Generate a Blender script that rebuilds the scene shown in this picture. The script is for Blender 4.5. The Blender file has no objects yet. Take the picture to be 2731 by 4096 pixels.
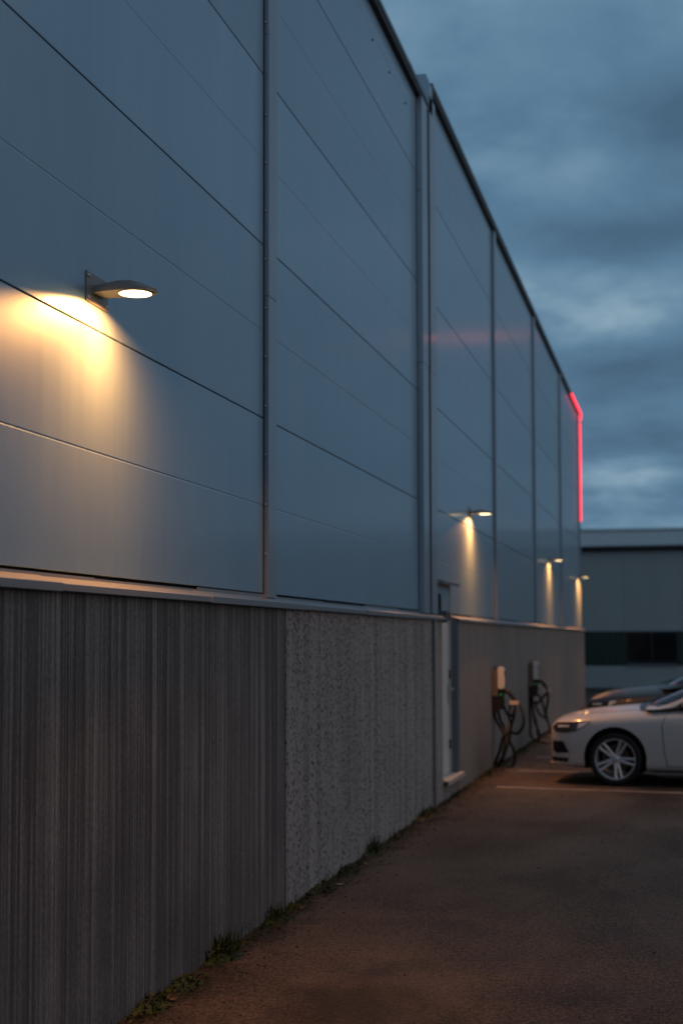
import bpy, bmesh, math, random
from mathutils import Vector, Matrix
from mathutils.bvhtree import BVHTree
random.seed(7)
rad = math.radians
scene = bpy.context.scene
C = scene.collection

# ------------------------------------------------------------------ camera
YAW, PITCH, ROLL = rad(13.4395), rad(3.3171), rad(-0.14305)
fw = Vector((-math.sin(YAW)*math.cos(PITCH), math.cos(YAW)*math.cos(PITCH), math.sin(PITCH)))
rt = Vector((math.cos(YAW), math.sin(YAW), 0)); up = rt.cross(fw)
r2 = math.cos(ROLL)*rt + math.sin(ROLL)*up
u2 = -math.sin(ROLL)*rt + math.cos(ROLL)*up
cam = bpy.data.cameras.new('camera'); cam_o = bpy.data.objects.new('camera', cam); C.objects.link(cam_o)
M = Matrix((r2, u2, -fw)).transposed().to_4x4(); M.translation = Vector((0, 0, 1.75))
cam_o.matrix_world = M
cam.sensor_fit = 'VERTICAL'; cam.sensor_height = 36; cam.sensor_width = 24
cam.lens = 50; cam.shift_y = 0.0440
cam.clip_start = 0.05; cam.clip_end = 3000
cam.dof.use_dof = True; cam.dof.focus_distance = 7.0; cam.dof.aperture_fstop = 2.0
scene.camera = cam_o
scene.render.resolution_x = 682; scene.render.resolution_y = 1024
scene.view_settings.view_transform = 'Standard'; scene.view_settings.look = 'None'
scene.view_settings.exposure = 0.12; scene.view_settings.gamma = 1.0
scene.render.engine = 'CYCLES'
scene.cycles.use_denoising = True
scene.cycles.sample_clamp_indirect = 6.0
scene.cycles.max_bounces = 6

# ------------------------------------------------------------------ node helper
class NT:
    def __init__(s, tree): s.t = tree; s.n = tree.nodes; s.l = tree.links
    def new(s, typ, **kw):
        n = s.n.new(typ)
        for k, v in kw.items(): setattr(n, k, v)
        return n
    def put(s, sock, val):
        if isinstance(val, bpy.types.NodeSocket): s.l.new(val, sock)
        elif val is not None:
            if hasattr(sock.default_value, '__len__') and not hasattr(val, '__len__'):
                sock.default_value = [val]*len(sock.default_value)
            elif hasattr(val, '__len__') and len(val) == 3 and len(sock.default_value) == 4:
                sock.default_value = (*val, 1)
            else: sock.default_value = val
    def math(s, op, a, b=None, c=None, clamp=False):
        n = s.new('ShaderNodeMath', operation=op); n.use_clamp = clamp
        s.put(n.inputs[0], a)
        if b is not None: s.put(n.inputs[1], b)
        if c is not None: s.put(n.inputs[2], c)
        return n.outputs[0]
    def mix(s, f, a, b, mode='MIX'):
        n = s.new('ShaderNodeMix', data_type='RGBA', blend_type=mode)
        s.put(n.inputs['Factor'], f); s.put(n.inputs[6], a); s.put(n.inputs[7], b)
        return n.outputs[2]
    def ramp(s, f, stops):
        n = s.new('ShaderNodeValToRGB'); s.put(n.inputs[0], f)
        e = n.color_ramp.elements
        while len(e) < len(stops): e.new(0.5)
        for i, (p, c) in enumerate(stops):
            e[i].position = p; e[i].color = (*c, 1) if hasattr(c, '__len__') else (c, c, c, 1)
        return n.outputs[0]
    def noise(s, vec, scale, detail=4, rough=.55, dist=0, dim='3D'):
        n = s.new('ShaderNodeTexNoise', noise_dimensions=dim)
        s.put(n.inputs['Vector'], vec)
        n.inputs['Scale'].default_value = scale; n.inputs['Detail'].default_value = detail
        n.inputs['Roughness'].default_value = rough; n.inputs['Distortion'].default_value = dist
        return n.outputs[0]
    def map(s, vec, scale=(1, 1, 1), loc=(0, 0, 0)):
        n = s.new('ShaderNodeMapping'); s.put(n.inputs[0], vec)
        n.inputs['Scale'].default_value = scale; n.inputs['Location'].default_value = loc
        return n.outputs[0]
    def bump(s, height, strength, dist, normal=None):
        n = s.new('ShaderNodeBump'); n.inputs['Strength'].default_value = strength
        n.inputs['Distance'].default_value = dist; s.put(n.inputs['Height'], height)
        if normal is not None: s.put(n.inputs['Normal'], normal)
        return n.outputs[0]

def mat(name, base=(.5, .5, .5), rough=.5, metal=0.0, spec=.5, coat=0.0, emit=None, estr=0.0, fn=None):
    m = bpy.data.materials.new(name); m.use_nodes = True
    t = NT(m.node_tree); b = m.node_tree.nodes['Principled BSDF']
    t.put(b.inputs['Base Color'], base); b.inputs['Roughness'].default_value = rough
    b.inputs['Metallic'].default_value = metal; b.inputs['Specular IOR Level'].default_value = spec
    b.inputs['Coat Weight'].default_value = coat; b.inputs['Coat Roughness'].default_value = .06
    if emit: t.put(b.inputs['Emission Color'], emit); b.inputs['Emission Strength'].default_value = estr
    if fn: fn(t, b)
    return m

# ------------------------------------------------------------------ world: dusk, broken cloud
SUN_EL, SUN_AZ = rad(2.0), rad(119)
w = bpy.data.worlds.new('World'); scene.world = w; w.use_nodes = True
t = NT(w.node_tree); bg = w.node_tree.nodes['Background']
tc = t.new('ShaderNodeTexCoord'); d = tc.outputs['Generated']
sx = t.new('ShaderNodeSeparateXYZ'); t.put(sx.inputs[0], d)
zc = t.math('ADD', t.math('MAXIMUM', sx.outputs[2], 0.0), 0.16)
cb = t.new('ShaderNodeCombineXYZ')
t.put(cb.inputs[0], t.math('DIVIDE', sx.outputs[0], zc)); t.put(cb.inputs[1], t.math('DIVIDE', sx.outputs[1], zc))
pv = cb.outputs[0]
n1 = t.noise(t.map(pv, (.9, .9, 1), (2.3, 0.6, 0)), 1.0, 5, .5, .1)
n2 = t.noise(t.map(pv, (3.4, 3.0, 1), (6.1, 3.0, 2)), 1.0, 6, .55, .15)
nn = t.math('ADD', t.math('MULTIPLY', n1, .52), t.math('MULTIPLY', n2, .48))
# single bright breaks and heavier banks, by compass direction
for (bx, by, bz), k_, amp in (((-.059, .944, .322), (11, 11, 22), .13), ((-.075, .969, .230), (9, 9, 28), .17), ((-.020, .993, .113), (12, 12, 60), .15), ((-.165, .88, .44), (5, 5, 7), .015),
                              ((-.045, .963, .272), (8, 8, 24), -.10), ((-.05, .98, .185), (8, 8, 40), -.07), ((.01, .93, .36), (7, 7, 9), -.08), ((-.04, .98, .145), (6, 6, 60), -.05)):
    q1 = t.new('ShaderNodeVectorMath', operation='SUBTRACT'); t.put(q1.inputs[0], d); q1.inputs[1].default_value = (bx, by, bz)
    q2 = t.new('ShaderNodeVectorMath', operation='MULTIPLY'); t.put(q2.inputs[0], q1.outputs[0]); q2.inputs[1].default_value = k_
    q3 = t.new('ShaderNodeVectorMath', operation='LENGTH'); t.put(q3.inputs[0], q2.outputs[0])
    e_ = t.math('ADD', t.math('SUBTRACT', 1.0, q3.outputs['Value']), t.math('MULTIPLY', t.math('SUBTRACT', n2, .5), 1.6))
    e_ = t.math('SMOOTH_MAX', e_, 0.0, .25)
    nn = t.math('ADD', nn, t.math('MULTIPLY', e_, amp))
cloud = t.ramp(nn, [(.34, (.064, .130, .213)), (.46, (.098, .197, .305)), (.56, (.152, .272, .385)), (.70, (.29, .42, .52))])
sky = t.new('ShaderNodeTexSky', sky_type='NISHITA'); sky.sun_disc = False
sky.sun_elevation = SUN_EL; sky.sun_rotation = SUN_AZ; sky.air_density = 1.5; sky.dust_density = 2
skyc = t.mix(1.0, sky.outputs[0], (.05, .05, .05), 'MULTIPLY')
col = t.mix(.90, skyc, cloud)
# dimming added to the unseen sky on the right, darkens the near cladding
dim_right = t.ramp(sx.outputs[0], [(.20, 1.0), (.52, .25)])
col = t.mix(1.0, col, dim_right, 'MULTIPLY')
# red streak added to sky right of frame, for its reflection in the cladding
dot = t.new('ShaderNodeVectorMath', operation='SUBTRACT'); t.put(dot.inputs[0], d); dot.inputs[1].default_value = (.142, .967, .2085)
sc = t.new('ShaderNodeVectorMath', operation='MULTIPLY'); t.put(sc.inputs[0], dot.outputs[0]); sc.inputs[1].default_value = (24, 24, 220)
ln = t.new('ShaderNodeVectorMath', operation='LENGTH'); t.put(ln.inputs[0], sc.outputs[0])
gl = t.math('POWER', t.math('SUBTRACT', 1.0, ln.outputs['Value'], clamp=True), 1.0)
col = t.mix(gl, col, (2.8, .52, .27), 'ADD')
# pale glow added to the unseen sky on the right, brightens the concrete
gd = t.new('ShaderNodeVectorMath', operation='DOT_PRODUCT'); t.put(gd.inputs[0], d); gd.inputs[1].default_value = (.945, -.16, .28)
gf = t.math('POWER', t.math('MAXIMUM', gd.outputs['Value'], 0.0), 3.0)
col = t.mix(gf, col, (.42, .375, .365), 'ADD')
# below the horizon: dark ground tone
col = t.mix(t.math('MULTIPLY', t.math('MULTIPLY', sx.outputs[2], -40.0, clamp=True), 1.0), col, (.02, .022, .025))
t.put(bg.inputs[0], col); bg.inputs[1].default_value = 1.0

sun = bpy.data.lights.new('sun', 'SUN'); sun.energy = 0.06; sun.angle = rad(40); sun.color = (1, .82, .68)
so = bpy.data.objects.new('sun', sun); C.objects.link(so)
so.rotation_euler = Vector((-math.sin(SUN_AZ), -math.cos(SUN_AZ), -.2)).to_track_quat('-Z', 'Y').to_euler()

# ------------------------------------------------------------------ mesh helpers
def obj(name, bm, m, parent=None, world=False, smooth=None, bevel=0.0):
    me = bpy.data.meshes.new(name)
    if bevel:
        bmesh.ops.bevel(bm, geom=[e for e in bm.edges if len(e.link_faces) == 2 and e.calc_face_angle(0) > .6],
                        offset=bevel, segments=2, affect='EDGES', profile=.5)
    bmesh.ops.recalc_face_normals(bm, faces=bm.faces)
    if world and parent is not None:
        bmesh.ops.translate(bm, verts=bm.verts, vec=-Vector(parent.location))
    bm.to_mesh(me); bm.free()
    for mm in (m if isinstance(m, (list, tuple)) else [m]): me.materials.append(mm)
    if smooth:
        me.shade_smooth(); me.set_sharp_from_angle(angle=rad(smooth))
    o = bpy.data.objects.new(name, me); C.objects.link(o)
    if parent is not None: o.parent = parent
    return o

def tag(o, label=None, cat=None, group=None, kind=None):
    if label: o['label'] = label
    if cat: o['category'] = cat
    if group: o['group'] = group
    if kind: o['kind'] = kind
    return o

def thing(name, label, cat, loc=(0, 0, 0), rz=0, group=None):
    o = bpy.data.objects.new(name, None); C.objects.link(o)
    o.empty_display_size = .2
    o.location = loc; o.rotation_euler = (0, 0, rz)
    return tag(o, label, cat, group)

def box(bm, x0, x1, y0, y1, z0, z1, mi=0):
    vs = [bm.verts.new((x, y, z)) for x in (x0, x1) for y in (y0, y1) for z in (z0, z1)]
    for q in ((0, 1, 3, 2), (4, 6, 7, 5), (0, 4, 5, 1), (2, 3, 7, 6), (0, 2, 6, 4), (1, 5, 7, 3)):
        f = bm.faces.new([vs[i] for i in q]); f.material_index = mi
    return vs

def prism(bm, pts, axis, a, b, mi=0):
    """closed polygon pts extruded along axis from a to b"""
    def P(p, v):
        return {'x': (v, p[0], p[1]), 'y': (p[0], v, p[1]), 'z': (p[0], p[1], v)}[axis]
    A = [bm.verts.new(P(p, a)) for p in pts]; B = [bm.verts.new(P(p, b)) for p in pts]
    n = len(pts)
    fs = [bm.faces.new(A), bm.faces.new(B[::-1])]
    for i in range(n): fs.append(bm.faces.new((A[i], B[i], B[(i+1) % n], A[(i+1) % n])))
    for f in fs: f.material_index = mi

def tube(bm, pts, r, seg=8, mi=0, cap=True):
    pts = [Vector(p) for p in pts]; rings = []
    rs = r if hasattr(r, '__len__') else [r]*len(pts)
    ref = Vector((0.13, 1, .21)).normalized()
    for i, p in enumerate(pts):
        dd = (pts[min(i+1, len(pts)-1)] - pts[max(i-1, 0)]).normalized()
        a = ref - dd*ref.dot(dd)
        if a.length < 1e-3: a = dd.orthogonal()
        a.normalize(); b = dd.cross(a); ref = a
        rings.append([bm.verts.new(p + rs[i]*(math.cos(k*2*math.pi/seg)*a + math.sin(k*2*math.pi/seg)*b)) for k in range(seg)])
    for i in range(len(rings)-1):
        for k in range(seg):
            f = bm.faces.new((rings[i][k], rings[i][(k+1) % seg], rings[i+1][(k+1) % seg], rings[i+1][k])); f.material_index = mi
    if cap:
        bm.faces.new(rings[0][::-1]).material_index = mi; bm.faces.new(rings[-1]).material_index = mi

def smooth_path(pts, n=6):
    pts = [Vector(p) for p in pts]; out = []
    for i in range(len(pts)-1):
        p0, p1, p2, p3 = pts[max(i-1, 0)], pts[i], pts[i+1], pts[min(i+2, len(pts)-1)]
        for k in range(n):
            u = k/n
            out.append(.5*((2*p1)+(p2-p0)*u+(2*p0-5*p1+4*p2-p3)*u*u+(3*p1-p0-3*p2+p3)*u**3))
    return out+[pts[-1]]

def lathe(bm, prof, axis='z', center=(0, 0, 0), seg=32, mi=0, close=False):
    """prof: list of (r, h); axis of revolution"""
    rings = []
    for r, hh in prof:
        ring = []
        for k in range(seg):
            a = k*2*math.pi/seg; c, s = r*math.cos(a), r*math.sin(a)
            v = {'z': (c, s, hh), 'y': (c, hh, s), 'x': (hh, c, s)}[axis]
            ring.append(bm.verts.new(Vector(v)+Vector(center)))
        rings.append(ring)
    n = len(rings)
    for i in range(n if close else n-1):
        A, B = rings[i], rings[(i+1) % n]
        for k in range(seg):
            bm.faces.new((A[k], A[(k+1) % seg], B[(k+1) % seg], B[k])).material_index = mi
    if not close:
        for ring, pr in ((rings[0], prof[0]), (rings[-1], prof[-1])):
            if pr[0] > 1e-4: bm.faces.new(ring).material_index = mi
    return rings

# ------------------------------------------------------------------ materials
def paint_fn(dark=False):
    def fn(t, b):
        g = t.new('ShaderNodeNewGeometry').outputs['Position']
        s1 = t.noise(t.map(g, (1, 1.2, .22)), 1.6, 5, .6)
        s2 = t.noise(t.map(g, (8, 14, 1.0)), 1.0, 4, .6)
        m = t.math('ADD', t.math('MULTIPLY', s1, .6), t.math('MULTIPLY', s2, .4))
        sp = t.new('ShaderNodeSeparateXYZ'); t.put(sp.inputs[0], g)
        row = t.math('FLOOR', t.math('DIVIDE', t.math('SUBTRACT', sp.outputs[2], 2.045), 1.135))
        bay = t.math('FLOOR', t.math('DIVIDE', t.math('SUBTRACT', sp.outputs[1], 2.95), 5.76))
        wn = t.new('ShaderNodeTexWhiteNoise', noise_dimensions='1D'); t.put(wn.inputs['W'], t.math('ADD', t.math('MULTIPLY', row, 7.13), t.math('MULTIPLY', bay, 31.7)))
        tone = t.math('ADD', .93, t.math('MULTIPLY', wn.outputs['Value'], .14))
        base = t.ramp(m, [(.3, (.325, .485, .620)), (.7, (.38, .56, .70))])
        hs = t.new('ShaderNodeVectorMath', operation='SCALE'); t.put(hs.inputs[0], base); t.put(hs.inputs['Scale'], tone)
        t.put(b.inputs['Base Color'], hs.outputs[0])
        t.put(b.inputs['Roughness'], t.ramp(m, [(.3, .42), (.7, .48)]))
        wv = t.noise(t.map(g, (1, .5, .8)), 1.0, 2, .5)
        t.put(b.inputs['Normal'], t.bump(wv, .28, .01)); b.inputs['Coat Roughness'].default_value = .14
    return fn
M_CLAD = mat('silver_coated_steel', rough=.3, metal=.7, coat=.27, fn=paint_fn())
M_TRIM = mat('grey_trim_steel', (.34, .42, .50), .40, .5, coat=.2)
M_SILL = mat('sill_steel', (.27, .31, .35), .33, .35)
M_GAP = mat('dark_joint', (.008, .009, .011), .7)
M_ROOFEDGE = mat('black_roof_edge', (.010, .012, .014), .5)
M_CAP = mat('grey_capping', (.11, .125, .14), .4, .2)

def ribbed_fn(t, b):
    g = t.new('ShaderNodeNewGeometry').outputs['Position']
    sp = t.new('ShaderNodeSeparateXYZ'); t.put(sp.inputs[0], g)
    wob = t.noise(t.map(g, (1, 1.5, .6)), 1.0, 2)
    v = t.new('ShaderNodeCombineXYZ'); t.put(v.inputs[1], t.math('ADD', sp.outputs[1], t.math('MULTIPLY', wob, .004)))
    t.put(v.inputs[2], t.math('MULTIPLY', sp.outputs[2], .008))
    a = t.noise(v.outputs[0], 46, 4, .85)
    lines = t.ramp(t.noise(v.outputs[0], 27, 2, .6), [(.40, 0.0), (.47, .55), (.53, .55), (.60, 1.0)])
    big = t.noise(v.outputs[0], 4.5, 3, .6)
    cl = t.noise(g, 1.3, 5, .6)
    fine = t.noise(t.map(g, (1, 1, .5)), 75, 4, .75)
    h = t.math('ADD', t.math('MULTIPLY', a, .70), t.math('MULTIPLY', lines, .12))
    c = t.math('ADD', t.math('ADD', t.math('MULTIPLY', h, .60), t.math('MULTIPLY', big, .22)), t.math('ADD', t.math('MULTIPLY', cl, .15), t.math('MULTIPLY', fine, .22)))
    colr = t.ramp(c, [(.40, (.038, .036, .037)), (.54, (.125, .119, .119)), (.68, (.36, .34, .335))])
    # pale aggregate spots
    vo = t.new('ShaderNodeTexVoronoi'); t.put(vo.inputs['Vector'], g); vo.inputs['Scale'].default_value = 26
    spot = t.math('LESS_THAN', vo.outputs['Distance'], .10)
    sel = t.math('GREATER_THAN', t.noise(g, 7, 1), .62)
    colr = t.mix(t.math('MULTIPLY', t.math('MULTIPLY', spot, sel), .6), colr, (.42, .33, .24))
    t.put(b.inputs['Base Color'], colr)
    n = t.bump(h, .9, .010)
    n = t.bump(fine, .35, .004, n)
    t.put(b.inputs['Normal'], n)
M_RIB = mat('brushed_concrete', rough=.85, spec=.25, fn=ribbed_fn)

def aggr_fn(streak=.48, bumpd=.03, pitscale=24, pitdark=.5, lo=(.030, .028, .028), hi=(.46, .44, .435)):
    def fn(t, b):
        g = t.new('ShaderNodeNewGeometry').outputs['Position']
        a = t.noise(t.map(g, (1, 1, 1.3)), 30, 5, .85)
        pits = t.noise(t.map(g, (1, 1, 1.8)), pitscale, 3, .7, .4)
        st = t.noise(t.map(g, (1, 1, .03)), 5.5, 4, .65)
        cl = t.noise(g, .9, 3, .5)
        def dots(scale, off, keep, r0, r1):
            vo = t.new('ShaderNodeTexVoronoi'); t.put(vo.inputs['Vector'], t.map(g, (1, 1, 1), off)); vo.inputs['Scale'].default_value = scale
            sc_ = t.new('ShaderNodeSeparateColor'); t.put(sc_.inputs[0], vo.outputs['Color'])
            on = t.math('GREATER_THAN', t.math('ADD', sc_.outputs[0], t.math('MULTIPLY', pits, .5)), keep)
            rr = t.math('ADD', vo.outputs['Distance'], t.math('MULTIPLY', t.math('SUBTRACT', a, .5), .5))
            return t.math('MULTIPLY', on, t.ramp(rr, [(r0, 1.0), (r1, 0.0)]))
        hole = dots(pitscale*1.2, (0, 0, 0), .74, .20, .44)
        pit = t.math('SUBTRACT', 1.0, hole)
        peb = dots(pitscale*1.4, (3.3, 1.7, 5.1), .78, .18, .38)
        h = t.math('ADD', t.math('MULTIPLY', a, .6), t.math('MULTIPLY', pit, .7))
        c = t.math('ADD', t.math('ADD', t.math('MULTIPLY', a, .66), t.math('MULTIPLY', st, streak*.8)), t.math('MULTIPLY', cl, .15))
        colr = t.ramp(c, [(.36, lo), (.66, hi)])
        colr = t.mix(t.math('MULTIPLY', t.math('SUBTRACT', 1.0, pit), pitdark), colr, (.030, .026, .024))
        colr = t.mix(t.math('MULTIPLY', peb, pitdark*.55), colr, (.52, .45, .41))
        t.put(b.inputs['Base Color'], colr)
        t.put(b.inputs['Normal'], t.bump(h, 1.0, bumpd))
    return fn
M_AGG = mat('rough_aggregate_concrete', rough=.9, spec=.2, fn=aggr_fn())
M_CONC = mat('plain_concrete', rough=.85, spec=.25, fn=aggr_fn(.55, .006, 22, .25, (.088, .083, .080), (.245, .232, .225)))

def asphalt_fn(t, b):
    g = t.new('ShaderNodeNewGeometry').outputs['Position']
    sp = t.new('ShaderNodeSeparateXYZ'); t.put(sp.inputs[0], g)
    fine = t.noise(g, 62, 4, .9); mid = t.noise(g, 24, 4, .75)
    big = t.noise(t.map(g, (1, .45, 1)), .75, 5, .6, .3); pat = t.noise(t.map(g, (.7, 1.6, 1)), 1.7, 5, .6)
    c = t.math('ADD', t.math('ADD', t.math('MULTIPLY', fine, .66), t.math('MULTIPLY', mid, .22)), t.math('ADD', t.math('MULTIPLY', big, .26), t.math('MULTIPLY', pat, .12)))
    colr = t.ramp(c, [(.50, (.0075, .0053, .0040)), (.585, (.029, .0205, .0152)), (.68, (.18, .134, .104))])
    # bright stone chips
    vo = t.new('ShaderNodeTexVoronoi'); t.put(vo.inputs['Vector'], g); vo.inputs['Scale'].default_value = 40
    chip = t.math('MULTIPLY', t.math('LESS_THAN', vo.outputs['Distance'], .16), t.math('GREATER_THAN', t.noise(g, 14, 2), .60))
    colr = t.mix(t.math('MULTIPLY', chip, .55), colr, (.24, .20, .16))
    # a long hairline crack across the yard, filled with pale dust in places
    cy = t.math('ADD', t.math('SUBTRACT', sp.outputs[1], t.math('MULTIPLY', sp.outputs[0], .05)), t.math('MULTIPLY', t.math('SUBTRACT', t.noise(g, 1.1, 4, .6), .5), .35))
    crk = t.math('LESS_THAN', t.math('ABSOLUTE', t.math('SUBTRACT', cy, 9.265)), .007)
    colr = t.mix(t.math('MULTIPLY', crk, .75), colr, t.mix(t.noise(g, 2.3, 2), (.012, .010, .008), (.13, .10, .08)))
    stn = t.ramp(t.noise(t.map(g, (1, .6, 1), (4, 2, 0)), .55, 4, .6, .5), [(.56, 0.0), (.68, 1.0)])
    colr = t.mix(t.math('MULTIPLY', stn, .55), colr, (.010, .008, .007))
    # earth washed against the foot of the wall
    dirt = t.math('ADD', t.math('MULTIPLY', t.math('ADD', sp.outputs[0], 2.53), -2.2), t.math('MULTIPLY', t.noise(g, 3.5, 5, .65), 1.9))
    dm = t.ramp(dirt, [(.35, 0.0), (.95, 1.0)])
    colr = t.mix(t.math('MULTIPLY', dm, .8), colr, t.ramp(t.noise(g, 30, 4, .7), [(.35, (.007, .0045, .0028)), (.7, (.022, .0145, .0085))]))
    t.put(b.inputs['Base Color'], colr)
    t.put(b.inputs['Roughness'], t.ramp(pat, [(.3, .62), (.7, .85)]))
    h = t.math('ADD', t.math('MULTIPLY', fine, .6), t.math('MULTIPLY', mid, .4))
    t.put(b.inputs['Normal'], t.bump(h, 1.0, .020))
M_ASPH = mat('worn_asphalt', rough=.8, spec=.3, fn=asphalt_fn)

def line_fn(t, b):
    g = t.new('ShaderNodeNewGeometry').outputs['Position']
    n = t.noise(g, 24, 5, .7); n2 = t.noise(g, 3, 3, .6)
    c = t.math('ADD', t.math('MULTIPLY', n, .6), t.math('MULTIPLY', n2, .4))
    t.put(b.inputs['Base Color'], t.ramp(c, [(.38, (.10, .085, .07)), (.50, (.44, .38, .34)), (.7, (.56, .50, .46))]))
M_LINE = mat('worn_road_paint', rough=.8, fn=line_fn)
M_WHITEDOOR = mat('white_door_paint', (.62, .64, .66), .4)
M_DARK = mat('black_plastic', (.012, .012, .013), .45)
M_RUBBER = mat('black_rubber', (.010, .010, .011), .75)
M_STEEL = mat('zinc_steel', (.55, .56, .58), .35, .9)
M_LAMPGREY = mat('lamp_grey_paint', (.24, .245, .25), .45, .2)
WARM = (1.0, .365, .088)
M_LENS = mat('lamp_lens', (.9, .9, .9), .3, emit=(1.0, .72, .36), estr=5.5)
M_NEON = mat('red_light_tube', (.9, .2, .25), .4, emit=(1.0, .034, .06), estr=2.2)
M_GREENLED = mat('green_indicator', (.02, .2, .05), .3, emit=(.02, 1.0, .18), estr=.14)

# ------------------------------------------------------------------ ground
bm = bmesh.new(); S = 700
vs = [bm.verts.new(p) for p in ((-S, -S, 0), (S, -S, 0), (S, S, 0), (-S, S, 0))]; bm.faces.new(vs)
tag(obj('asphalt_ground', bm, M_ASPH), kind='structure')

SK = -0.112          # the bay lines run slightly askew to the wall
for y0, x0 in ((16.93, -2.17), (19.10, -2.15), (21.3, -2.13), (23.45, -2.12), (25.6, -2.12), (27.75, -2.1)):
    bm = bmesh.new(); L = 5.0; hw = .048; n = 40
    a = [bm.verts.new((x0+L*i/n, y0+SK*L*i/n-hw+random.uniform(-.004, .004), .004)) for i in range(n+1)]
    b_ = [bm.verts.new((x0+L*i/n, y0+SK*L*i/n+hw+random.uniform(-.004, .004), .004)) for i in range(n+1)]
    for i in range(n): bm.faces.new((a[i], a[i+1], b_[i+1], b_[i]))
    tag(obj('parking_line', bm, M_LINE), kind='structure')

# ------------------------------------------------------------------ the long warehouse
XP, XC, XS = -2.61, -2.535, -2.495       # cladding face, concrete face, front of sill
WH = thing('warehouse', 'long metal clad warehouse with concrete base along the left of the car park', 'warehouse', (XP, 14, 0))
def wpart(name, bm, m, **k): return obj(name, bm, m, WH, world=True, **k)

PITCHZ = 1.135; Z0 = 2.045
def cladding(y0, y1, ztop, dots=False):
    bm = bmesh.new(); g = .0032
    z = Z0; 
    while z < ztop-.02:
        z1 = min(z+PITCHZ, ztop)
        zm = z+PITCHZ/2
        if zm < z1-.05:
            # one panel: two flat fields parted by a shallow stamped line
            pr = [(XP-.05, z+g), (XP-.003, z+g), (XP, z+g+.003), (XP, zm-.006), (XP-.0016, zm-.0015), (XP-.0016, zm+.0015), (XP, zm+.006),
                  (XP, z1-g-.003), (XP-.003, z1-g), (XP-.05, z1-g)]
        else:
            pr = [(XP-.05, z+g), (XP-.003, z+g), (XP, z+g+.003), (XP, z1-g), (XP-.05, z1-g)]
        prism(bm, pr, 'y', y0, y1)
        z = z1
    if dots:
        for yy, zz in ((12.15, 7.1), (12.9, 7.1), (13.7, 7.1)):
            lathe(bm, [(.012, XP-.002), (.012, XP+.006), (.004, XP+.009)], 'x', (0, yy, zz), 8, 1)
    return wpart('cladding_panel', bm, [M_CLAD, M_GAP])
cladding(-2.6, 2.95, 7.40); cladding(2.95, 8.81, 7.40); cladding(8.83, 14.50, 7.40, True)
for a, b_ in ((14.95, 20.42), (20.44, 26.13), (26.15, 31.93), (31.95, 38.0)): cladding(a, b_, 7.70)

bm = bmesh.new(); box(bm, XP-.4, XP-.03, -8.6, 14.9, .05, 7.38); box(bm, XP-.4, XP-.03, 14.9, 37.9, .05, 7.68)
wpart('backing_wall', bm, M_GAP)
bm = bmesh.new(); box(bm, -30, XP-.41, 37.6, 37.98, .05, 7.70)
wpart('end_wall', bm, M_CLAD)

def cover(y0, y1, z0, z1, dep, joints=(), lip=.012):
    bm = bmesh.new(); zs = [z0]+[j for j in joints if z0 < j < z1]+[z1]
    for i in range(len(zs)-1):
        e = .0015*(i % 2)
        prism(bm, [(XP+.001, y0+.004-e), (XP+dep+e, y0-e), (XP+dep+e, y1+e), (XP+.006, y1+lip+e), (XP+.001, y1+lip+e)], 'z', zs[i]+(.004 if i else 0), zs[i+1])
    z = z0+.28
    while z < z1:
        lathe(bm, [(.007, y0-.002), (.007, y0-.009), (.003, y0-.012)], 'y', (XP+dep*.35, 0, z), 8, 1); z += .32 if int(z*100) % 2 else .62
    # shadow joint beside the strip
    box(bm, XP-.012, XP+.0016, y0-.016, y0+.003, z0, z1, 2)
    return wpart('cover_strip', bm, [M_TRIM, M_STEEL, M_GAP])
cover(2.82, 3.15, 2.025, 7.40, .034, (4.05, 5.75))
cover(8.768, 8.955, 2.02, 7.40, .034, (3.98, 5.72, 6.9))
cover(14.30, 14.62, 2.02, 7.40, .060, (4.6, 6.4))
cover(14.80, 15.16, 2.02, 7.60, .055, (4.6, 6.4))
cover(20.34, 20.55, 2.03, 7.70, .036, (4.9,)); cover(26.03, 26.26, 2.03, 7.70, .036, (4.9,))
cover(31.82, 32.06, 2.03, 7.70, .036, (4.9,)); cover(37.72, 37.99, 2.03, 7.70, .03, (4.9,))

# wing added unseen behind the camera, blocking sky to darken near wall and yard
bm = bmesh.new(); box(bm, XP, 26, -14, -2.6, 2.0, 7.4); wpart('added_wing_wall', bm, M_CLAD)
bm = bmesh.new(); box(bm, XP, 26.06, -14, -2.53, -.1, 1.998); wpart('added_wing_base', bm, M_CONC)

# roof edges
def roof_edge(y0, y1, z):
    bm = bmesh.new()
    box(bm, XP-.5, XP+.050, y0, y1, z, z+.055, 0)
    box(bm, XP-.52, XP+.058, y0-.003, y1+.003, z+.0555, z+.105, 1)
    y = y0+1.9
    while y < y1:
        box(bm, XP-.521, XP+.060, y, y+.10, z+.0545, z+.107, 1); y += 2.4
    return wpart('roof_edge', bm, [M_ROOFEDGE, M_CAP])
roof_edge(-2.6, 14.78, 7.40); roof_edge(15.0, 38.05, 7.70)
bm = bmesh.new()      # raised end of the higher roof, seen above the pair of cover strips
prism(bm, [(-6.5, 7.42), (XP+.055, 7.42), (XP+.055, 7.74), (XP+.02, 7.83), (-6.5, 7.90)], 'y', 14.79, 14.99)
wpart('parapet_end', bm, M_TRIM, bevel=.012)
bm = bmesh.new(); box(bm, -30, XP-.53, -8.6, 14.7, 7.40, 7.47); box(bm, -30, XP-.53, 15, 38, 7.70, 7.77)
wpart('roof', bm, M_CAP)

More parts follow.
